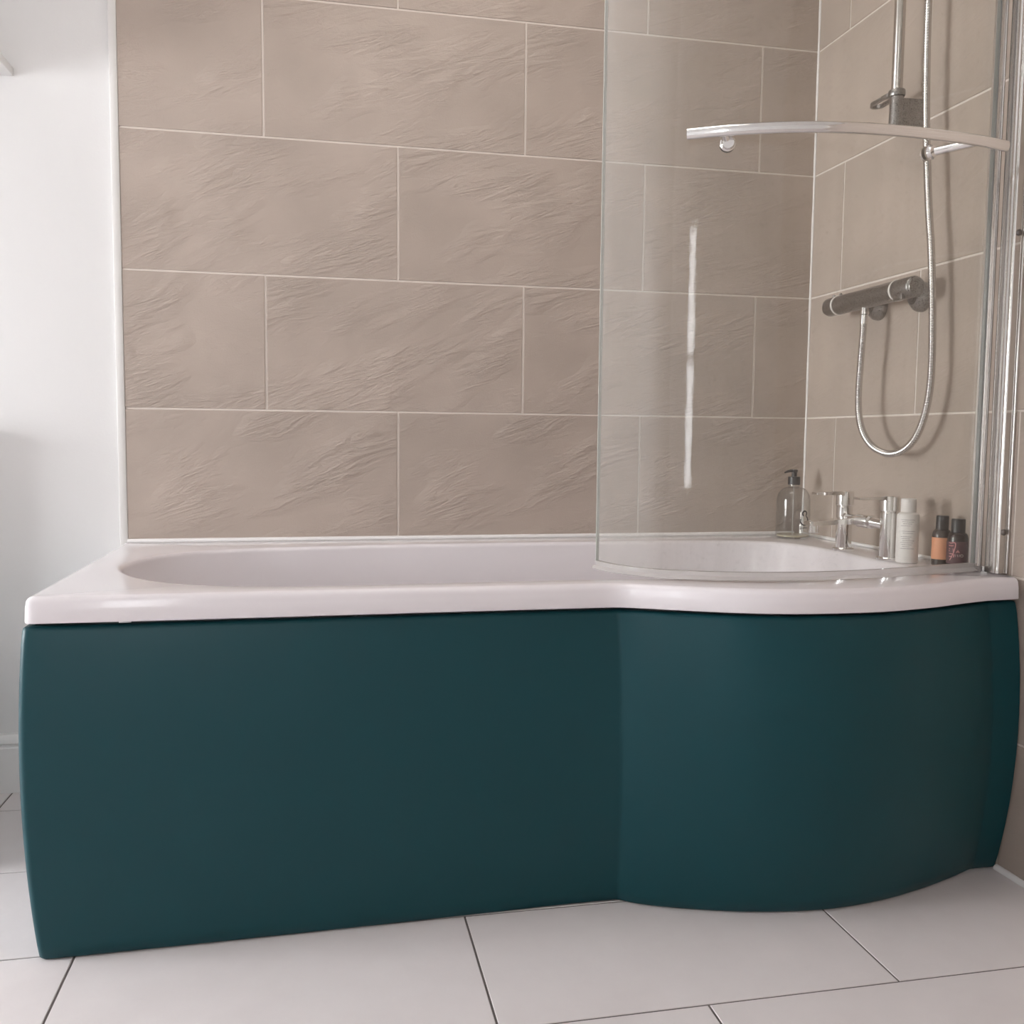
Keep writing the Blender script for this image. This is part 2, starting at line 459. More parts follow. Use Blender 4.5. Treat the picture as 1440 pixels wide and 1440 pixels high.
# trims and sealant
m = MB(); m.bbox((-0.0225, -0.0012, 0.50), (-0.0052, 0.0108, HC), 0.002)
structure(m.build('trim_1', M_trim))
def bead(path, rad, name, mm=M_seal):
    m = MB(); m.tube(path, rad, 8); return structure(m.build(name, mm, angle=60))
bead([(-0.006+0.04*i, -0.0015+0.0005*math.sin(i*1.9), 0.5655) for i in range(0, 42)], 0.0058, 'trim_2')
bead([(wx(-y)-0.001, -y, 0.5640) for y in [0.02*i for i in range(0, 36)]], 0.0050, 'trim_3')
bead([(wx(0)-0.001, -0.001, 0.563+0.05*i) for i in range(0, 37)], lambda k: 0.0030+0.0004*math.sin(k*1.7), 'trim_4')
bead([(wx(-y)-0.001, -y, 0.002+0.0006*math.sin(i*2.3)) for i, y in enumerate([0.74+0.03*k for k in range(0, 75)])], 0.0075, 'trim_5')
# skirting on the white part of the back wall
prof = [(0.0105, 0), (-0.0065, 0), (-0.0065, 0.102), (-0.0040, 0.105), (-0.0040, 0.110), (-0.0065, 0.113), (-0.0060, 0.122), (-0.001, 0.132), (0.0105, 0.133)]
m = MB(); m.loft([[(x, y, z) for y, z in prof] for x in (XL, -0.012)])
structure(m.build('baseboard_back', M_gloss_white, angle=30))

# added stepped block, unseen left of the frame, shading the lower left corner
m = MB(); m.bbox((-1.10, -0.045, 0.36), (-0.33, 0.0095, 0.82), 0.004); m.bbox((-1.10, -0.42, 0.0005), (-0.34, 0.0095, 0.36), 0.004)
structure(m.build('added_shade_block', M_wall))

# ------------------------------------------------------------------ bathtub
ZR, ZB = 0.5625, 0.5225           # rim top, rim underside
front = [(-0.016, -0.737), (0.10, -0.738), (0.364, -0.737), (0.62, -0.736), (0.83, -0.736), (0.890, -0.7365), (0.912, -0.7385), (0.932, -0.7445), (0.960, -0.7575), (1.013, -0.783),
         (1.117, -0.825), (1.208, -0.843), (1.337, -0.845), (1.45, -0.823), (1.54, -0.793), (1.60, -0.776), (1.668, -0.768)]
def fillet_corner(c, rad, n=6):
    return [(c[0]+rad-rad*math.cos(math.pi/2*i/n), c[1]+rad-rad*math.sin(math.pi/2*i/n)) for i in range(n+1)]
fc = [Vector(p) for p in catmull([(a, b, 0) for a, b in front[1:]], 8)]
XB0 = -0.016
outer = [Vector((XB0, 0.0, 0))]+[Vector((XB0, -0.1*i, 0)) for i in range(1, 8)]
outer += [Vector((x, y, 0)) for x, y in fillet_corner((XB0, -0.737), 0.014)]
outer += fc
outer += [Vector((wx(y)-0.002, y, 0)) for y in [-0.72+0.09*i for i in range(0, 8)]]+[Vector((wx(0)-0.002, 0.0, 0))]
outer += [Vector((1.6-0.1*i, 0.0, 0)) for i in range(0, 17)]
basin_pts = [(0.062, -0.40), (0.075, -0.315), (0.105, -0.245), (0.15, -0.197), (0.212, -0.168), (0.30, -0.146), (0.40, -0.134), (0.55, -0.120), (0.83, -0.110),
             (1.10, -0.110), (1.35, -0.120), (1.45, -0.145), (1.51, -0.19), (1.535, -0.26), (1.545, -0.37), (1.545, -0.50), (1.545, -0.60), (1.52, -0.675), (1.44, -0.715),
             (1.30, -0.725), (1.12, -0.705), (0.98, -0.682), (0.83, -0.675), (0.65, -0.677), (0.50, -0.680), (0.40, -0.680), (0.31, -0.668), (0.225, -0.640), (0.15, -0.588), (0.09, -0.500)]
inner = catmull([(a, b, 0) for a, b in basin_pts], 10, closed=True)
C0 = Vector((0.82, -0.40, 0))
def polar(poly, angs):
    res = []
    n = len(poly)
    for a in angs:
        d = Vector((math.cos(a), math.sin(a), 0)); best = None
        for i in range(n):
            p, q = poly[i]-C0, poly[(i+1) % n]-C0
            e = q-p; den = d.x*e.y-d.y*e.x
            if abs(den) < 1e-12: continue
            t = (p.x*e.y-p.y*e.x)/den; s_ = (p.x*d.y-p.y*d.x)/den
            if t > 0 and -1e-6 <= s_ <= 1+1e-6: best = t if best is None else max(best, t)
        res.append(C0+d*best)
    return res
angs = set()
for p in outer: angs.add(round(math.atan2(p.y-C0.y, p.x-C0.x), 5))
for p in inner: angs.add(round(math.atan2(p.y-C0.y, p.x-C0.x), 5))
angs = sorted(angs)
keep = [angs[0]]
for a in angs[1:]:
    if a-keep[-1] > 0.0035: keep.append(a)
angs = keep
def offset(poly, d):
    n = len(poly); out = []
    for i in range(n):
        t = (poly[(i+1) % n]-poly[i-1]); t.z = 0
        nn = Vector((t.y, -t.x, 0)).normalized()   # outward for ccw
        out.append(poly[i]+nn*d)
    return out
O = polar(outer, angs); I = polar(inner, angs)
def at(poly, z): return [Vector((p.x, p.y, z)) for p in poly]
def shrink(poly, k, kx=None):
    c = Vector((0.80, -0.41, 0)); kx = kx or k
    return [Vector((c.x+(p.x-c.x)*kx, c.y+(p.y-c.y)*k, 0)) for p in poly]
def walled(poly, d):
    """inset everywhere except along the two walls the bath is pushed against"""
    q = offset(poly, d); out = []
    for a, b in zip(poly, q):
        out.append(b)
    return out
R = 0.0115
rings = [at(offset(O, -0.010), ZB+0.006), at(offset(O, -0.004), ZB+0.001), at(offset(O, -0.001), ZB), at(O, ZB+0.0015), at(offset(O, -0.001), ZR-R-0.006)]
for k in range(0, 7):
    a = math.pi/2*k/6
    rings.append(at(offset(O, -0.002-R*(1-math.cos(a))), ZR-R+R*math.sin(a)))
rI_ = 0.010
for k in range(0, 6):
    a = math.pi/2*k/5
    rings.append(at(offset(I, 0.010*(1-math.sin(a))), ZR-0.010*(1-math.cos(a))))
for kz, ks, kx in ((0.53, 0.985, 0.99), (0.46, 0.955, 0.965), (0.38, 0.925, 0.94), (0.28, 0.885, 0.90), (0.21, 0.83, 0.865), (0.175, 0.74, 0.82), (0.160, 0.55, 0.70), (0.157, 0.25, 0.40)):
    rings.append(at(shrink(I, ks, kx), kz))
bath = thing('bathtub', 'white acrylic P-shaped shower bath fitted into the tiled corner', 'bathtub', (0.82, -0.38, 0))
def par(o, root):
    o.parent = root; o.matrix_parent_inverse = root.matrix_basis.inverted(); return o
m = MB(); m.loft(rings, cap0=False, cap1=True)
par(m.build('tub', M_acrylic, angle=50), bath)
# underside shell and feet so that the tub stands on the floor behind its panel
m = MB()
m.loft([at(shrink(I, 0.99, 0.99), 0.50), at(shrink(I, 0.93, 0.945), 0.28), at(shrink(I, 0.80, 0.87), 0.150), at(shrink(I, 0.5, 0.6), 0.140)], cap0=False)
par(m.build('tub_shell', M_acrylic, angle=50), bath)
for sx in (0.35, 1.25):
    for sy in (-0.22, -0.60):
        m = MB(); m.lathe([(0.022, 0.0), (0.022, 0.008), (0.009, 0.010), (0.009, 0.20)], (sx, sy, 0.0), n=12)
        par(m.build('foot', M_chrome_dull), bath)
m = MB(); m.lathe([(0.0, 0.158), (0.034, 0.158), (0.034, 0.161), (0.026, 0.164), (0.0, 0.165)], (1.30, -0.42, 0), n=20)
par(m.build('waste', M_chrome), bath)

# ------------------------------------------------------------------ bath panel (front and left return)
pf = [(-0.008, -0.745), (0.36, -0.739), (0.66, -0.732), (0.84, -0.727), (0.917, -0.727), (0.924, -0.7274), (0.928, -0.7285), (0.932, -0.7310), (0.948, -0.7425), (0.978, -0.7580), (1.027, -0.7775), (1.142, -0.811), (1.271, -0.826), (1.384, -0.815),
      (1.485, -0.789), (1.563, -0.762), (1.618, -0.7395), (1.624, -0.7375), (1.630, -0.737), (1.640, -0.737), (1.672, -0.737)]
pt = [(-0.021, -0.732), (0.36, -0.731), (0.66, -0.730), (0.84, -0.729), (0.908, -0.729), (0.915, -0.7294), (0.919, -0.7305), (0.923, -0.7330), (0.939, -0.7440), (0.968, -0.7590), (1.013, -0.7770), (1.117, -0.818), (1.230, -0.838), (1.345, -0.838),
      (1.475, -0.808), (1.560, -0.780), (1.606, -0.7605), (1.612, -0.7585), (1.618, -0.758), (1.630, -0.7575), (1.672, -0.757)]
def panel_curve(t):
    bulge = 4*t*(1-t)
    pts = []
    for a, b in zip(pf, pt):
        x = a[0]*(1-t)+b[0]*t; y = a[1]*(1-t)+b[1]*t
        k = 0.016+0.016*min(max((x-0.80)/0.40, 0), 1)
        pts.append((x-(0.010*bulge if x < 0 else 0), y-k*bulge, 0))
    c = catmull(pts[0:], 9)
    return c
def panel_section(t, z):
    c = panel_curve(t)
    x0, y0 = c[0].x, c[0].y
    rad = 0.013
    left = [Vector((x0, yy, 0)) for yy in (-0.02, -0.25, -0.5, y0+rad+0.01)]
    arc = [Vector((px, py, 0)) for px, py in fillet_corner((x0, y0), rad, 6)]
    c = [p for p in c if p.x > x0+rad*1.1]
    line = left+arc+c
    return resample(line, 260), z
def fixed_section(t, z, inset):
    # same vertex count for each height, keyed on the same curve parameters
    c = panel_curve(t); x0, y0 = c[0].x, c[0].y; rad = 0.013
    y0 = c[1].y
    left = [Vector((x0, -0.02-(abs(y0)-0.045)*i/8, 0)) for i in range(9)]
    arc = [Vector((px, py, 0)) for px, py in fillet_corner((x0, y0), rad, 7)]
    line = left+arc+c[1:]
    out = []
    n = len(line)
    for i, p in enumerate(line):
        t_ = line[min(i+1, n-1)]-line[max(i-1, 0)]
        nn = Vector((t_.y, -t_.x, 0)).normalized()
        q = p+nn*(-inset); out.append(Vector((q.x, q.y, z)))
    return out
ZP = 0.5165
def wall_clip(ring):
    for p in ring:
        lim = wx(p.y)-0.0015
        if p.x > lim: p.x = lim
    return ring
rings = []
zs = [0.001+(ZP-0.001)*i/22 for i in range(23)]
rings.append(wall_clip(fixed_section(0, 0.001, 0.012)))
rings.append(wall_clip(fixed_section(0, 0.001, 0.004)))
for i, z in enumerate(zs):
    t = z/ZP
    ins = 0.0
    if i == 0: z += 0.004
    if i == 22: z -= 0.007
    rings.append(wall_clip(fixed_section(t, z, ins)))
rings.append(wall_clip(fixed_section(1, ZP-0.0025, 0.0016)))
rings.append(wall_clip(fixed_section(1, ZP-0.0005, 0.0045)))
rings.append(wall_clip(fixed_section(1, ZP, 0.008)))
rings.append(wall_clip(fixed_section(1, ZP, 0.016)))
m = MB(); m.loft(rings, close=False, cap0=False, cap1=False)
pan = par(m.build('front_panel', M_teal, angle=60), bath)
pan['label'] = 'dark teal satin front panel bowed out at the right'

# ------------------------------------------------------------------ shower screen
gp = [(0.930, -0.560), (0.9375, -0.595), (0.955, -0.634), (0.985, -0.674), (1.040, -0.712), (1.150, -0.748), (1.250, -0.758), (1.350, -0.752), (1.470, -0.727), (1.560, -0.705), (1.605, -0.6955), (1.629, -0.690)]
gcur = resample(catmull([(a, b, 0) for a, b in gp], 14), 90)
def normals(c):
    out = []
    for i in range(len(c)):
        t = (c[min(i+1, len(c)-1)]-c[max(i-1, 0)]).normalized(); out.append(Vector((t.y, -t.x, 0)))
    return out
gn = normals(gcur)
def sheet(curve, nrm, th, z0, z1, z0b=None):
    m = MB(); rings = []
    for p, n in zip(curve, nrm):
        a = p-n*th/2; b = p+n*th/2
        rings.append([(a.x, a.y, z0), (b.x, b.y, z0), (b.x, b.y, z1), (a.x, a.y, z1)])
    m.loft(rings); return m
screen = thing('shower_screen', 'curved clear glass shower screen standing on the bath rim', 'shower screen', (1.60, -0.693, 0.5625))
GZ0, GZ1 = 0.579, 1.985
par(sheet(gcur, gn, 0.006, GZ0, GZ1).build('glass_pane', M_glass, angle=40), screen)
# polished glass edge at the free end
m = MB()
p, n = gcur[0], gn[0]; tdir = (gcur[1]-gcur[0]).normalized()
a = p-n*0.0031-tdir*0.0012; b = p+n*0.0031-tdir*0.0012; c = b+tdir*0.0011; d = a+tdir*0.0011
m.loft([[(q.x, q.y, z) for q in (a, b, c, d)] for z in (GZ0, GZ1)])
par(m.build('glass_edge', M_glass_edge, smooth=False, angle=None), screen)
# clear seal along the bottom: a sleeve gripping the glass and a drip lip resting on the rim
scur = gcur; m = MB(); rings = []
for p, n in zip(scur, gn):
    sec = [(-0.0050, 0.0105), (-0.0050, 0.0030), (-0.0035, 0.0012), (0.0035, 0.0012), (0.012, -0.0035), (0.0125, -0.0022), (0.0055, 0.0032), (0.0050, 0.0105)]
    rings.append([(p.x+n.x*q, p.y+n.y*q, 0.5690+h) for q, h in sec])
m.loft(rings)
par(m.build('bottom_seal', M_clear_seal, angle=40), screen)
# hinge stile
dirr = (gcur[-1]-gcur[-6]).normalized()
nr = Vector((dirr.y, -dirr.x, 0))
def profile_bar(o, secs, z0, z1):
    m = MB()
    m.loft([[(o.x+dirr.x*a+nr.x*b, o.y+dirr.y*a+nr.y*b, z) for a, b in secs] for z in (z0, z1)])
    return m
e = gcur[-1]
par(profile_bar(e, [(0.0002, -0.0042), (0.004, -0.0045), (0.004, 0.0045), (0.0002, 0.0042)], 0.5745, GZ1).build('glazing_gasket', M_dark_rubber, angle=30), screen)
st = [(0.0015, -0.0095), (0.0050, -0.0105), (0.0058, -0.0085), (0.0070, -0.0085), (0.0078, -0.0105)]
st += [(0.0105+0.0070*math.sin(a), -0.0105*math.cos(a)) for a in [math.pi*i/10 for i in range(0, 11)]]
st += [(0.0078, 0.0105), (0.0070, 0.0085), (0.0058, 0.0085), (0.0050, 0.0105), (0.0015, 0.0095)]
par(profile_bar(e, st, 0.5745, GZ1+0.006).build('hinge_stile', M_alu, angle=30), screen)
m = MB(); m.lathe([(0.0085, 0.0), (0.0095, 0.002), (0.0095, 0.009), (0.007, 0.011)], (e.x+0.009, e.y-0.002, 0.5636), n=14)
par(m.build('pivot_foot', M_chrome_dull), screen)

# towel bar on the screen
bz = 1.317
def on_glass(x):
    i = min(range(len(gcur)), key=lambda k: abs(gcur[k].x-x)+ (1 if gcur[k].y > -0.6 else 0)); return gcur[i], gn[i]
bar_pts = [(1.024, -0.722, bz-0.003), (1.09, -0.757, bz-0.002), (1.17, -0.786, bz-0.001), (1.26, -0.803, bz), (1.35, -0.807, bz+0.001), (1.44, -0.803, bz+0.001), (1.52, -0.793, bz+0.001), (1.585, -0.781, bz)]
bc = catmull(bar_pts, 10)
bsec = [(0.0075*math.cos(2*math.pi*i/16), 0.0095*math.sin(2*math.pi*i/16)) for i in range(16)]
m = MB(); m.tube(bc, 0.009, sec=bsec)
par(m.build('towel_bar', M_chrome, angle=50), screen)
for gx, bx, dz in ((1.090, 1.075, -0.018), (1.470, 1.525, -0.004)):
    g_, n_ = on_glass(gx)
    k = min(range(len(bc)), key=lambda i: abs(bc[i].x-bx)); tgt = bc[k]
    src = Vector((g_.x, g_.y, bz+dz))
    dv = (tgt-src); L = dv.length; ax = axes_from(dv)
    m = MB(); m.lathe([(0.0075, 0.003), (0.0075, L)], src, axis=ax, n=16)
    post = par(m.build('bar_post', M_chrome), screen)
    axn = axes_from(n_)
    m = MB(); m.lathe([(0.0125, 0.0031), (0.0130, 0.0045), (0.0130, 0.0075), (0.0110, 0.0095), (0.0095, 0.0135), (0.0, 0.0138)], src, axis=axn, n=20)
    m2 = par(m.build('mount_disc', M_chrome), screen)
    m = MB(); m.lathe([(0.0, -0.0090), (0.0105, -0.0085), (0.0125, -0.0065), (0.0125, -0.0031)], src, axis=axn, n=20)
    par(m.build('back_disc', M_chrome), screen)

# wall channel the screen slides into
xw = wx(-0.71)-0.0005
chan = thing('wall_channel', 'tall polished aluminium wall channel with screws beside the glass', 'wall channel', (xw, -0.712, 0.5635))
cs = [(0.0, 0.014), (-0.0245, 0.014), (-0.0262, 0.012), (-0.0262, -0.010), (-0.0240, -0.0125), (-0.0215, -0.0125), (-0.0205, -0.0150), (-0.0190, -0.0165), (-0.0072, -0.0165), (-0.0060, -0.0140), (-0.0045, -0.0135), (-0.0035, -0.0165), (-0.0022, -0.0185), (0.0, -0.0190)]
m = MB(); m.loft([[(xw+a, -0.712+b, z) for a, b in cs] for z in (0.5640, GZ1+0.005)])
par(m.build('channel', M_alu, angle=20), chan)
for z in (0.641, 1.186, 1.80):
    m = MB(); m.lathe([(0.0058, 0.0), (0.0058, 0.0015), (0.0044, 0.0032), (0.0018, 0.0040), (0.0, 0.0041)], (xw-0.0120, -0.712-0.0163, z), axis=axes_from((0, -1, 0)), n=14)
    sc = par(m.build('screw', M_screw), chan)

# ------------------------------------------------------------------ riser rail
RXX, RY = 1.604, -0.425
riser = thing('riser_rail', 'chrome shower riser rail on the right tiled wall', 'shower rail', (RXX, RY, 1.445))
m = MB(); m.lathe([(0.0, 1.447), (0.0100, 1.447), (0.0112, 1.449), (0.0112, 2.06), (0.0, 2.061)], (RXX, RY, 0), n=24)
par(m.build('pole', M_pole), riser)
for z0 in (1.462, 1.985):
    m = MB()
    m.lathe([(0.0113, z0), (0.0136, z0+0.0008), (0.0136, z0+0.060), (0.0113, z0+0.0608)], (RXX, RY, 0), n=24)
    m.bbox((RXX+0.004, RY-0.0115, z0+0.002), (wx(RY)-0.0005, RY+0.0115, z0+0.058), 0.003)
    par(m.build('wall_bracket', M_chrome_dull), riser)
# collar with a flat open loop that hangs off it
m = MB(); m.lathe([(0.0113, 1.523), (0.0160, 1.5235), (0.0170, 1.526), (0.0170, 1.534), (0.0158, 1.5365), (0.0113, 1.537)], (RXX, RY, 0), n=24)
def stadium(l0, l1, rad, n=10):
    out = []
    for i in range(n+1):
        a = math.pi*i/n; out.append((rad*math.cos(a), l1+rad*math.sin(a)))
    for i in range(n+1):
        a = math.pi+math.pi*i/n; out.append((rad*math.cos(a), l0+rad*math.sin(a)))
    return out
so, si = stadium(0.018, 0.070, 0.0145), stadium(0.030, 0.070, 0.0095)
def lift(p, z): return (RXX+p[0], RY+p[1], 1.526+z-0.10*p[1]*0.0)
rgs = [[lift(p, 0.0) for p in si], [lift(p, 0.0) for p in so], [lift(p, 0.008) for p in so], [lift(p, 0.008) for p in si]]
n_ = len(so); base = len(m.v)
for rg in rgs: m.v += [Vector(q) for q in rg]
for k in range(4):
    for i in range(n_):
        j = (i+1) % n_; a_, b_ = base+k*n_, base+((k+1) % 4)*n_
        m.f.append((a_+i, a_+j, b_+j, b_+i))
par(m.build('hook_ring', M_chrome_dull, angle=30), riser)

# ------------------------------------------------------------------ thermostatic bar valve
VX, VZ, VR = 1.604, 1.121, 0.0215
valve = thing('shower_valve', 'water-spotted chrome bar shower valve on the right tiled wall', 'shower valve', (WX, -0.37, VZ))
m = MB(); m.lathe([(0.0, -0.455), (VR-0.001, -0.455), (VR, -0.454), (VR, -0.2365), (VR-0.001, -0.2355), (0.0, -0.2355)], (VX, 0, VZ), axis='y', n=36)
body = par(m.build('valve_body', M_chrome_dull), valve)
for a, b in ((-0.4605, -0.4555), (-0.2350, -0.2300)):
    m = MB(); m.lathe([(0.0, a), (VR+0.0010, a), (VR+0.0013, a+0.001), (VR+0.0013, b-0.001), (VR+0.001, b), (0.0, b)], (VX, 0, VZ), axis='y', n=36)
    par(m.build('ring', M_gray_plastic), valve)
m = MB(); m.lathe([(0.0, -0.520), (VR-0.005, -0.520), (VR-0.0042, -0.5185), (VR-0.0035, -0.5185), (VR-0.001, -0.5165), (VR, -0.514), (VR, -0.461), (0.0, -0.461)], (VX, 0, VZ), axis='y', n=36)
m.bbox((VX-0.020, -0.500, VZ-0.0245), (VX-0.010, -0.470, VZ-0.012), 0.002)
par(m.build('handle', M_chrome_dull), valve)
m = MB(); m.lathe([(0.0, -0.2295), (VR, -0.2295), (VR, -0.196), (VR-0.002, -0.190), (VR-0.008, -0.187), (0.0, -0.186)], (VX, 0, VZ), axis='y', n=36)
par(m.build('handle', M_chrome_dull), valve)
for yk, dx in ((-0.2440, 0.0), (-0.2150, 0.0)):
    m = MB(); m.lathe([(0.0035, VR-0.002), (0.0035, VR+0.0030), (0.0022, VR+0.0042), (0.0, VR+0.0043)], (VX-0.004, yk, VZ), n=12)
    par(m.build('button', M_chrome_dull), valve)
for yk in (-0.300, -0.450):
    m = MB()
    m.lathe([(0.015, -(wx(yk)-VX)+0.052), (0.0150, 0.012), (0.0, 0.012)], (VX, yk, VZ-0.006), axis='x', n=20)
    w_ = wx(yk)-0.0008-VX
    m.lathe([(0.0, w_-0.026), (0.017, w_-0.026), (0.021, w_-0.022), (0.029, w_-0.012), (0.031, w_-0.005), (0.031, w_), (0.0, w_)], (VX, yk, VZ-0.010), axis='x', n=28)
    par(m.build('wall_union', M_chrome_dull, angle=45), valve)
OY = -0.338
m = MB(); m.lathe([(0.0, -VR+0.002), (0.0090, -VR+0.002), (0.0090, -VR-0.006), (0.0098, -VR-0.0065), (0.0098, -VR-0.0125), (0.0080, -VR-0.0135), (0.0, -VR-0.0137)], (VX, OY, VZ), n=16)
par(m.build('outlet_nut', M_chrome), valve)

# ------------------------------------------------------------------ hose
hp = [(OY, 1.0855), (-0.337, 1.05), (-0.334, 1.015), (-0.3305, 0.965), (-0.3285, 0.905), (-0.334, 0.862), (-0.352, 0.826), (-0.387, 0.797), (-0.430, 0.783), (-0.4635, 0.781), (-0.505, 0.791), (-0.541, 0.818),
      (-0.566, 0.862), (-0.578, 0.910), (-0.581, 0.965), (-0.577, 1.05), (-0.5715, 1.115), (-0.562, 1.20), (-0.549, 1.28), (-0.538, 1.37), (-0.5285, 1.46), (-0.522, 1.58), (-0.520, 1.70), (-0.517, 1.85), (-0.505, 1.975)]
def hx(y): return 1.603+0.024*min(max((-y-0.36)/0.20, 0), 1)
path = resample(catmull([(hx(y), y+1.43*(hx(y)-1.603), z) for y, z in hp], 14), 1240)
hose = thing('shower_hose', 'ribbed chrome shower hose looping down from the valve and back up', 'hose', (VX, OY, 1.0850))
m = MB(); m.tube(path[6:-8], lambda k: 0.0072+(0.0006 if (k//2) % 2 else -0.0004), 10, up=Vector((1, 0, 0)))
par(m.build('ribbed_tube', M_hose, angle=70), hose)
for seg, nm in ((path[0:16], 'ferrule'), (path[-22:], 'ferrule')):
    m = MB(); m.tube(seg, lambda k: 0.0086, 16, up=Vector((1, 0, 0))); par(m.build(nm, M_chrome, angle=40), hose)

# ------------------------------------------------------------------ bath filler taps
TX = 1.572
TY = (-0.340, -0.508)
TZ = ZR
mixer = thing('bath_mixer_tap', 'chrome deck mixer tap with two flat levers on the bath rim', 'tap', (TX, (TY[0]+TY[1])/2, TZ))
for yk in TY:
    m = MB(); m.lathe([(0.0225, 0.0003), (0.0230, 0.0015), (0.0230, 0.0045), (0.0215, 0.0065), (0.0178, 0.0070)], (TX, yk, TZ), n=28)
    par(m.build('base_flange', M_chrome), mixer)
    m = MB(); m.lathe([(0.0172, 0.004), (0.0172, 0.0975), (0.0160, 0.0995), (0.0150, 0.0995), (0.0150, 0.1035), (0.0, 0.1035)], (TX, yk, TZ), n=32)
    par(m.build('pillar', M_chrome, angle=30), mixer)
    m = MB()
    m.lathe([(0.0, 0.1020), (0.0185, 0.1020), (0.0192, 0.1030), (0.0192, 0.1315), (0.0182, 0.1330), (0.0, 0.1332)], (TX, yk, TZ), n=32)
    # flat lever blade toward the bath
    rings = []
    for xx, wy, zt, th in ((0.0, 0.0165, 0.1328, 0.0100), (-0.020, 0.0160, 0.1330, 0.0085), (-0.045, 0.0140, 0.1320, 0.0070), (-0.070, 0.0120, 0.1305, 0.0060), (-0.0755, 0.0105, 0.1300, 0.0045)):
        rings.append([(TX+xx, yk-wy, TZ+zt-th), (TX+xx, yk+wy, TZ+zt-th), (TX+xx, yk+wy, TZ+zt-0.0008), (TX+xx, yk+wy-0.001, TZ+zt), (TX+xx, yk-wy+0.001, TZ+zt), (TX+xx, yk-wy, TZ+zt-0.0008)])
    m.loft(rings)
    par(m.build('lever', M_chrome, angle=30), mixer)
ym = (TY[0]+TY[1])/2
m = MB(); m.lathe([(0.0110, TY[1]+0.010), (0.0110, ym-0.026), (0.0150, ym-0.022), (0.0150, ym+0.022), (0.0110, ym+0.026), (0.0110, TY[0]-0.010)], (TX, 0, TZ+0.073), axis='y', n=24)
par(m.build('bridge', M_chrome, angle=30), mixer)
m = MB(); rings = []
for xx, wy, zt, th in ((0.010, 0.0165, 0.0840, 0.0200), (-0.02, 0.0165, 0.0835, 0.0170), (-0.06, 0.0160, 0.0800, 0.0120), (-0.115, 0.0155, 0.0755, 0.0095), (-0.135, 0.0150, 0.0735, 0.0090), (-0.1385, 0.0130, 0.0725, 0.0070)):
    rings.append([(TX+xx, ym-wy, TZ+zt-th), (TX+xx, ym+wy, TZ+zt-th), (TX+xx, ym+wy, TZ+zt-0.0012), (TX+xx, ym+wy-0.0015, TZ+zt), (TX+xx, ym-wy+0.0015, TZ+zt), (TX+xx, ym-wy, TZ+zt-0.0012)])
m.loft(rings)
par(m.build('spout', M_chrome, angle=30), mixer)
m = MB(); m.lathe([(0.0, 0.0495), (0.0100, 0.0495), (0.0115, 0.0505), (0.0115, 0.0660)], (TX-0.122, ym, TZ), n=20)
par(m.build('aerator', M_chrome, angle=30), mixer)

# ------------------------------------------------------------------ toiletries
def on_cylinder(c, rad, strokes, w, mm, name, parent, a0, z0, height=0.0004):
    """flat print wrapped on a cylinder: strokes are polylines in (arc length, height)"""
    m = MB()
    for st in strokes:
        pts = [Vector((p[0], p[1], 0)) for p in st]
        L, Rr = [], []
        for i in range(len(pts)):
            t = (pts[min(i+1, len(pts)-1)]-pts[max(i-1, 0)]).normalized()
            nn = Vector((-t.y, t.x, 0))*w/2; L.append(pts[i]+nn); Rr.append(pts[i]-nn)
        def wrap(p, rr):
            a = a0+p.x/rad; return (c[0]+rr*math.cos(a), c[1]+rr*math.sin(a), z0+p.y)
        rings = [[wrap(l, rad+0.00005), wrap(l, rad+height), wrap(q, rad+height), wrap(q, rad+0.00005)] for l, q in zip(L, Rr)]
        m.loft(rings)
    return m.build(name, mm, parent, smooth=False, angle=None)

# clear pump bottle in the corner
bx, by = 1.589, -0.078
BZ = ZR+0.0002
pump = thing('soap_pump_bottle', 'clear soap bottle with a black pump in the far tiled corner', 'soap bottle', (bx, by, BZ))
rb = 0.0420
prof = [(0.0, 0.0), (rb-0.004, 0.0), (rb-0.001, 0.0015), (rb, 0.005), (rb, 0.092)]
for k in range(1, 9):
    a = math.pi/2*k/8
    prof.append((0.0140+(rb-0.0140)*math.cos(a)**1.0, 0.092+0.036*math.sin(a)))
prof += [(0.0135, 0.1300), (0.0135, 0.1345)]
inner_p = [(max(r_-0.0022, 0), max(h_, 0.004)) for r_, h_ in prof][::-1]
m = MB(); m.lathe(prof+inner_p[:-1]+[(0.0, 0.004)], (0, 0, 0), n=48)
o = m.build('glass_body', M_bottle_glass, pump, angle=40)
m = MB(); m.lathe([(0.0, 0.0045), (rb-0.0030, 0.0045), (rb-0.0030, 0.0085), (0.0, 0.0085)], (0, 0, 0), n=32)
m.build('soap_remnant', M_soap, pump)
m = MB(); m.lathe([(0.0, 0.1340), (0.0150, 0.1340), (0.0150, 0.1530), (0.0140, 0.1540), (0.0, 0.1542)], (0, 0, 0), n=28)
m.build('pump_collar', M_black, pump)
m = MB(); m.lathe([(0.0, 0.1540), (0.0066, 0.1540), (0.0066, 0.1640), (0.0082, 0.1650), (0.0082, 0.1715), (0.0, 0.1725)], (0, 0, 0), n=20)
m.tube([(0.004, 0.002, 0.1688), (-0.010, -0.001, 0.1688), (-0.020, -0.004, 0.1675), (-0.029, -0.006, 0.1645)], lambda k: (0.0040, 0.0038, 0.0032, 0.0022)[k], 10)
m.build('pump_head', M_black, pump)
m = MB(); m.lathe([(0.0, 0.006), (0.0017, 0.006), (0.0017, 0.1335), (0.0, 0.1335)], (0, 0, 0), n=8)
m.build('dip_tube', M_clear_seal, pump)
def arc(cx_, cz_, rr, a, b, n=20): return [(cx_+rr*math.cos(math.radians(a+(b-a)*i/n)), cz_+rr*math.sin(math.radians(a+(b-a)*i/n))) for i in range(n+1)]
fa = math.atan2(-2.228-by, 0.42-bx)            # angle that faces the viewer
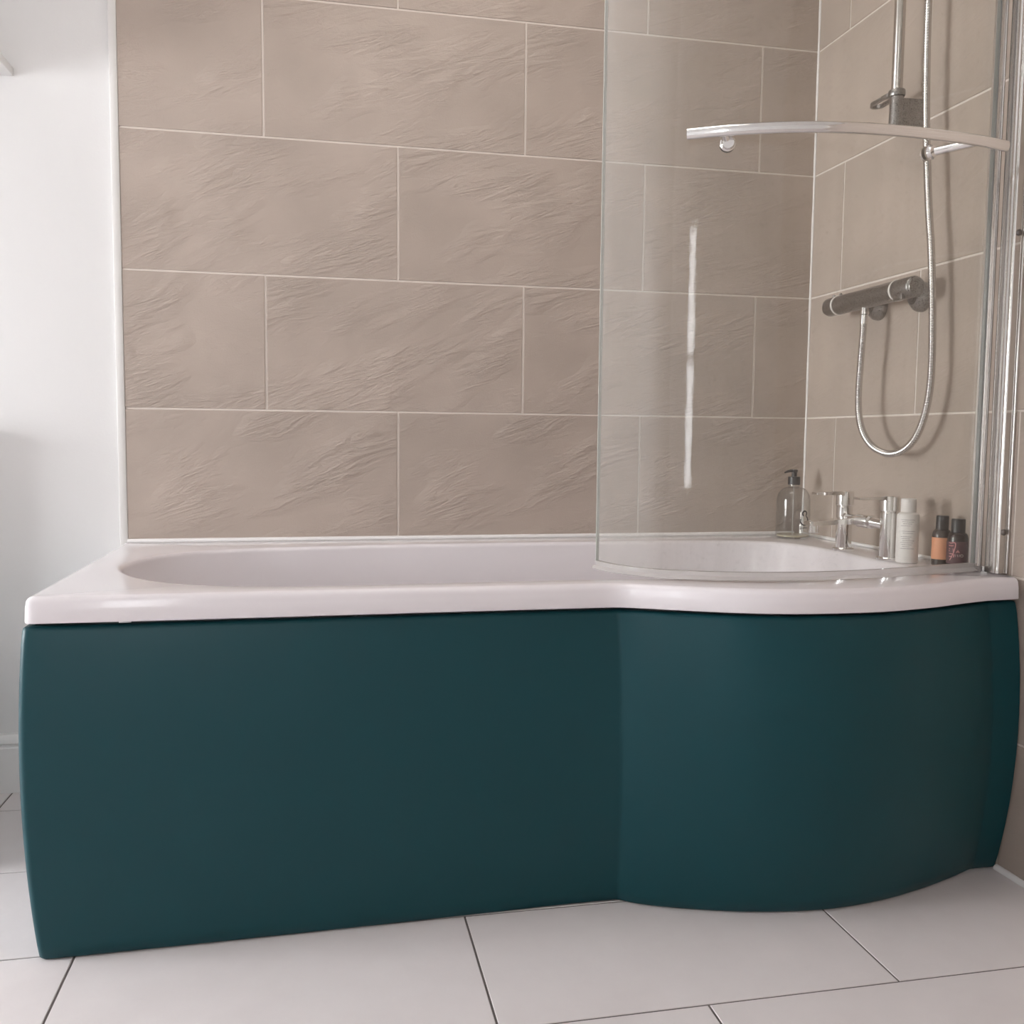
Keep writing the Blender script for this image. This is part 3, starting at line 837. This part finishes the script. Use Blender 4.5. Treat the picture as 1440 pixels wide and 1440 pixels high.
strokes = [arc(0, 0.0640, 0.0062, -62, 242, 18), arc(0, 0.0465, 0.0112, -210, 62, 26)]
on_cylinder((0, 0), rb, strokes, 0.0030, M_black_ink, 'logo_print', pump, fa+0.72, 0.0)
tx = []
for i, kind in enumerate('tinylet'):
    x_ = -0.010+i*0.0030
    tx.append([(x_, 0.0270), (x_, 0.0270+(0.0042 if i in (0, 4) else 0.0028))]); tx.append([(x_-0.0008, 0.0271), (x_+0.0010, 0.0271)])
on_cylinder((0, 0), rb, tx, 0.0012, M_black_ink, 'small_print', pump, fa+0.72, 0.0)

# white lotion bottle
lx, ly, rl = 1.586, -0.551, 0.0215
lot = thing('lotion_bottle', 'white plastic lotion bottle with a white cap beside the taps', 'bottle', (lx, ly, BZ))
m = MB(); m.lathe([(0.0, 0.0), (rl-0.002, 0.0), (rl, 0.002), (rl, 0.094), (rl-0.0015, 0.0985), (rl-0.006, 0.1015), (0.0105, 0.1025), (0.0, 0.1025)], n=36)
m.build('bottle_body', M_white_plastic, lot)
m = MB(); m.lathe([(0.0, 0.1025), (0.0143, 0.1025), (0.0146, 0.1035), (0.0143, 0.1285), (0.0132, 0.1300), (0.0, 0.1302)], n=32)
m.build('cap', M_white_plastic, lot)
fl = math.atan2(-2.228-ly, 0.42-lx)
tx = []
for k, zz in enumerate([0.088, 0.084, 0.080, 0.076, 0.065, 0.061, 0.054, 0.050, 0.046, 0.042, 0.038, 0.034, 0.030]):
    w0 = -0.013+0.002*((k*7) % 3); w1 = 0.014-0.003*((k*5) % 4)
    x_ = w0
    while x_ < w1:
        ln = random.uniform(0.0015, 0.0040); e_ = min(x_+ln, w1)
        tx.append([(x_, zz), ((x_+e_)/2, zz), (e_, zz)]); x_ = e_+0.0009
on_cylinder((0, 0), rl, tx, 0.0011, M_ink, 'label_print', lot, fl, 0.0, 0.0002)

# two little dark bottles
def small_bottle(name, label, loc, rb_, hb, cap_r, cap_h):
    t = thing(name, label, 'bottle', loc, 'small dark bottles by the screen hinge')
    m = MB()
    prof = [(0.0, 0.0), (rb_-0.0015, 0.0), (rb_, 0.002), (rb_, hb-0.012)]
    for k in range(1, 7):
        a = math.pi/2*k/6; prof.append((cap_r*0.85+(rb_-cap_r*0.85)*math.cos(a), hb-0.012+0.012*math.sin(a)))
    prof += [(0.0, hb)]
    m.lathe(prof, n=32); m.build('bottle_body', M_amber, t)
    m = MB(); m.lathe([(0.0, hb-0.0005), (cap_r, hb-0.0005), (cap_r, hb+cap_h-0.0015), (cap_r-0.0012, hb+cap_h), (0.0, hb+cap_h)], n=28)
    m.build('cap', M_black, t)
    return t
def band(t, rb_, z0, z1, a, b, mm, name, n=20):
    m = MB(); rr = rb_+0.0003; ri = rb_+0.00004
    rings = []
    for i in range(n+1):
        q = a+(b-a)*i/n
        rings.append([(ri*math.cos(q), ri*math.sin(q), z0), (rr*math.cos(q), rr*math.sin(q), z0), (rr*math.cos(q), rr*math.sin(q), z1), (ri*math.cos(q), ri*math.sin(q), z1)])
    m.loft(rings); return m.build(name, mm, t)
ax_, ay_ = 1.6300, -0.598
b1 = small_bottle('small_bottle', 'small dark bottle with a plain orange label near the screen hinge', (ax_, ay_, BZ), 0.0178, 0.072, 0.0118, 0.027)
f1 = math.atan2(-2.228-ay_, 0.42-ax_)
band(b1, 0.0178, 0.013, 0.056, f1-2.2, f1+0.75, M_orange, 'label')
cx_, cy_ = 1.634, -0.640
b2 = small_bottle('small_bottle', 'small dark bottle with pink lettering on a maroon label nearest the screen hinge', (cx_, cy_, BZ), 0.0190, 0.070, 0.0128, 0.026)
f2 = math.atan2(-2.228-cy_, 0.42-cx_)
band(b2, 0.0190, 0.010, 0.053, f2-2.3, f2+2.3, M_maroon, 'label')
st = [[(-0.0165, 0.0505), (-0.0125, 0.0492), (-0.0065, 0.0512), (-0.0035, 0.0500)], [(-0.0165, 0.0450), (-0.0110, 0.0444), (-0.0070, 0.0450)],
      [(-0.0160, 0.0385), (-0.0070, 0.0385), (-0.0066, 0.0345), (-0.0160, 0.0345)], [(-0.0150, 0.0290), (-0.0085, 0.0290)], [(-0.0155, 0.0235), (-0.0095, 0.0240)],
      [(-0.0030, 0.0500), (-0.0035, 0.0430), (-0.0060, 0.0330), (-0.0105, 0.0215), (-0.0135, 0.0165)],
      [(-0.0015, 0.0318), (0.0012, 0.0368), (0.0040, 0.0318)], [(-0.0004, 0.0334), (0.0028, 0.0334)],
      [(-0.0055, 0.0285), (-0.0060, 0.0225)]]
on_cylinder((0, 0), 0.0193, st, 0.0015, M_pink, 'logo_print', b2, f2, 0.0, 0.0003)
st = [[(-0.0030, 0.0285), (-0.0030, 0.0235)], [(0.0002, 0.0285), (0.0014, 0.0235), (0.0026, 0.0270), (0.0038, 0.0235), (0.0050, 0.0285)], arc(0.0088, 0.0260, 0.0025, 0, 360, 14)]
on_cylinder((0, 0), 0.0193, st, 0.0009, M_cream_print, 'lettering', b2, f2, 0.0, 0.0003)

# ------------------------------------------------------------------ white shelf on the left wall, its end just in frame
m = MB(); m.bbox((-1.30, -0.50, 1.5690), (-0.2165, 0.0100, 1.5875), 0.0015)
sh = m.build('wall_shelf', M_gloss_white)
sh['label'] = 'white shelf whose end shows at the upper left on the white wall'; sh['category'] = 'shelf'
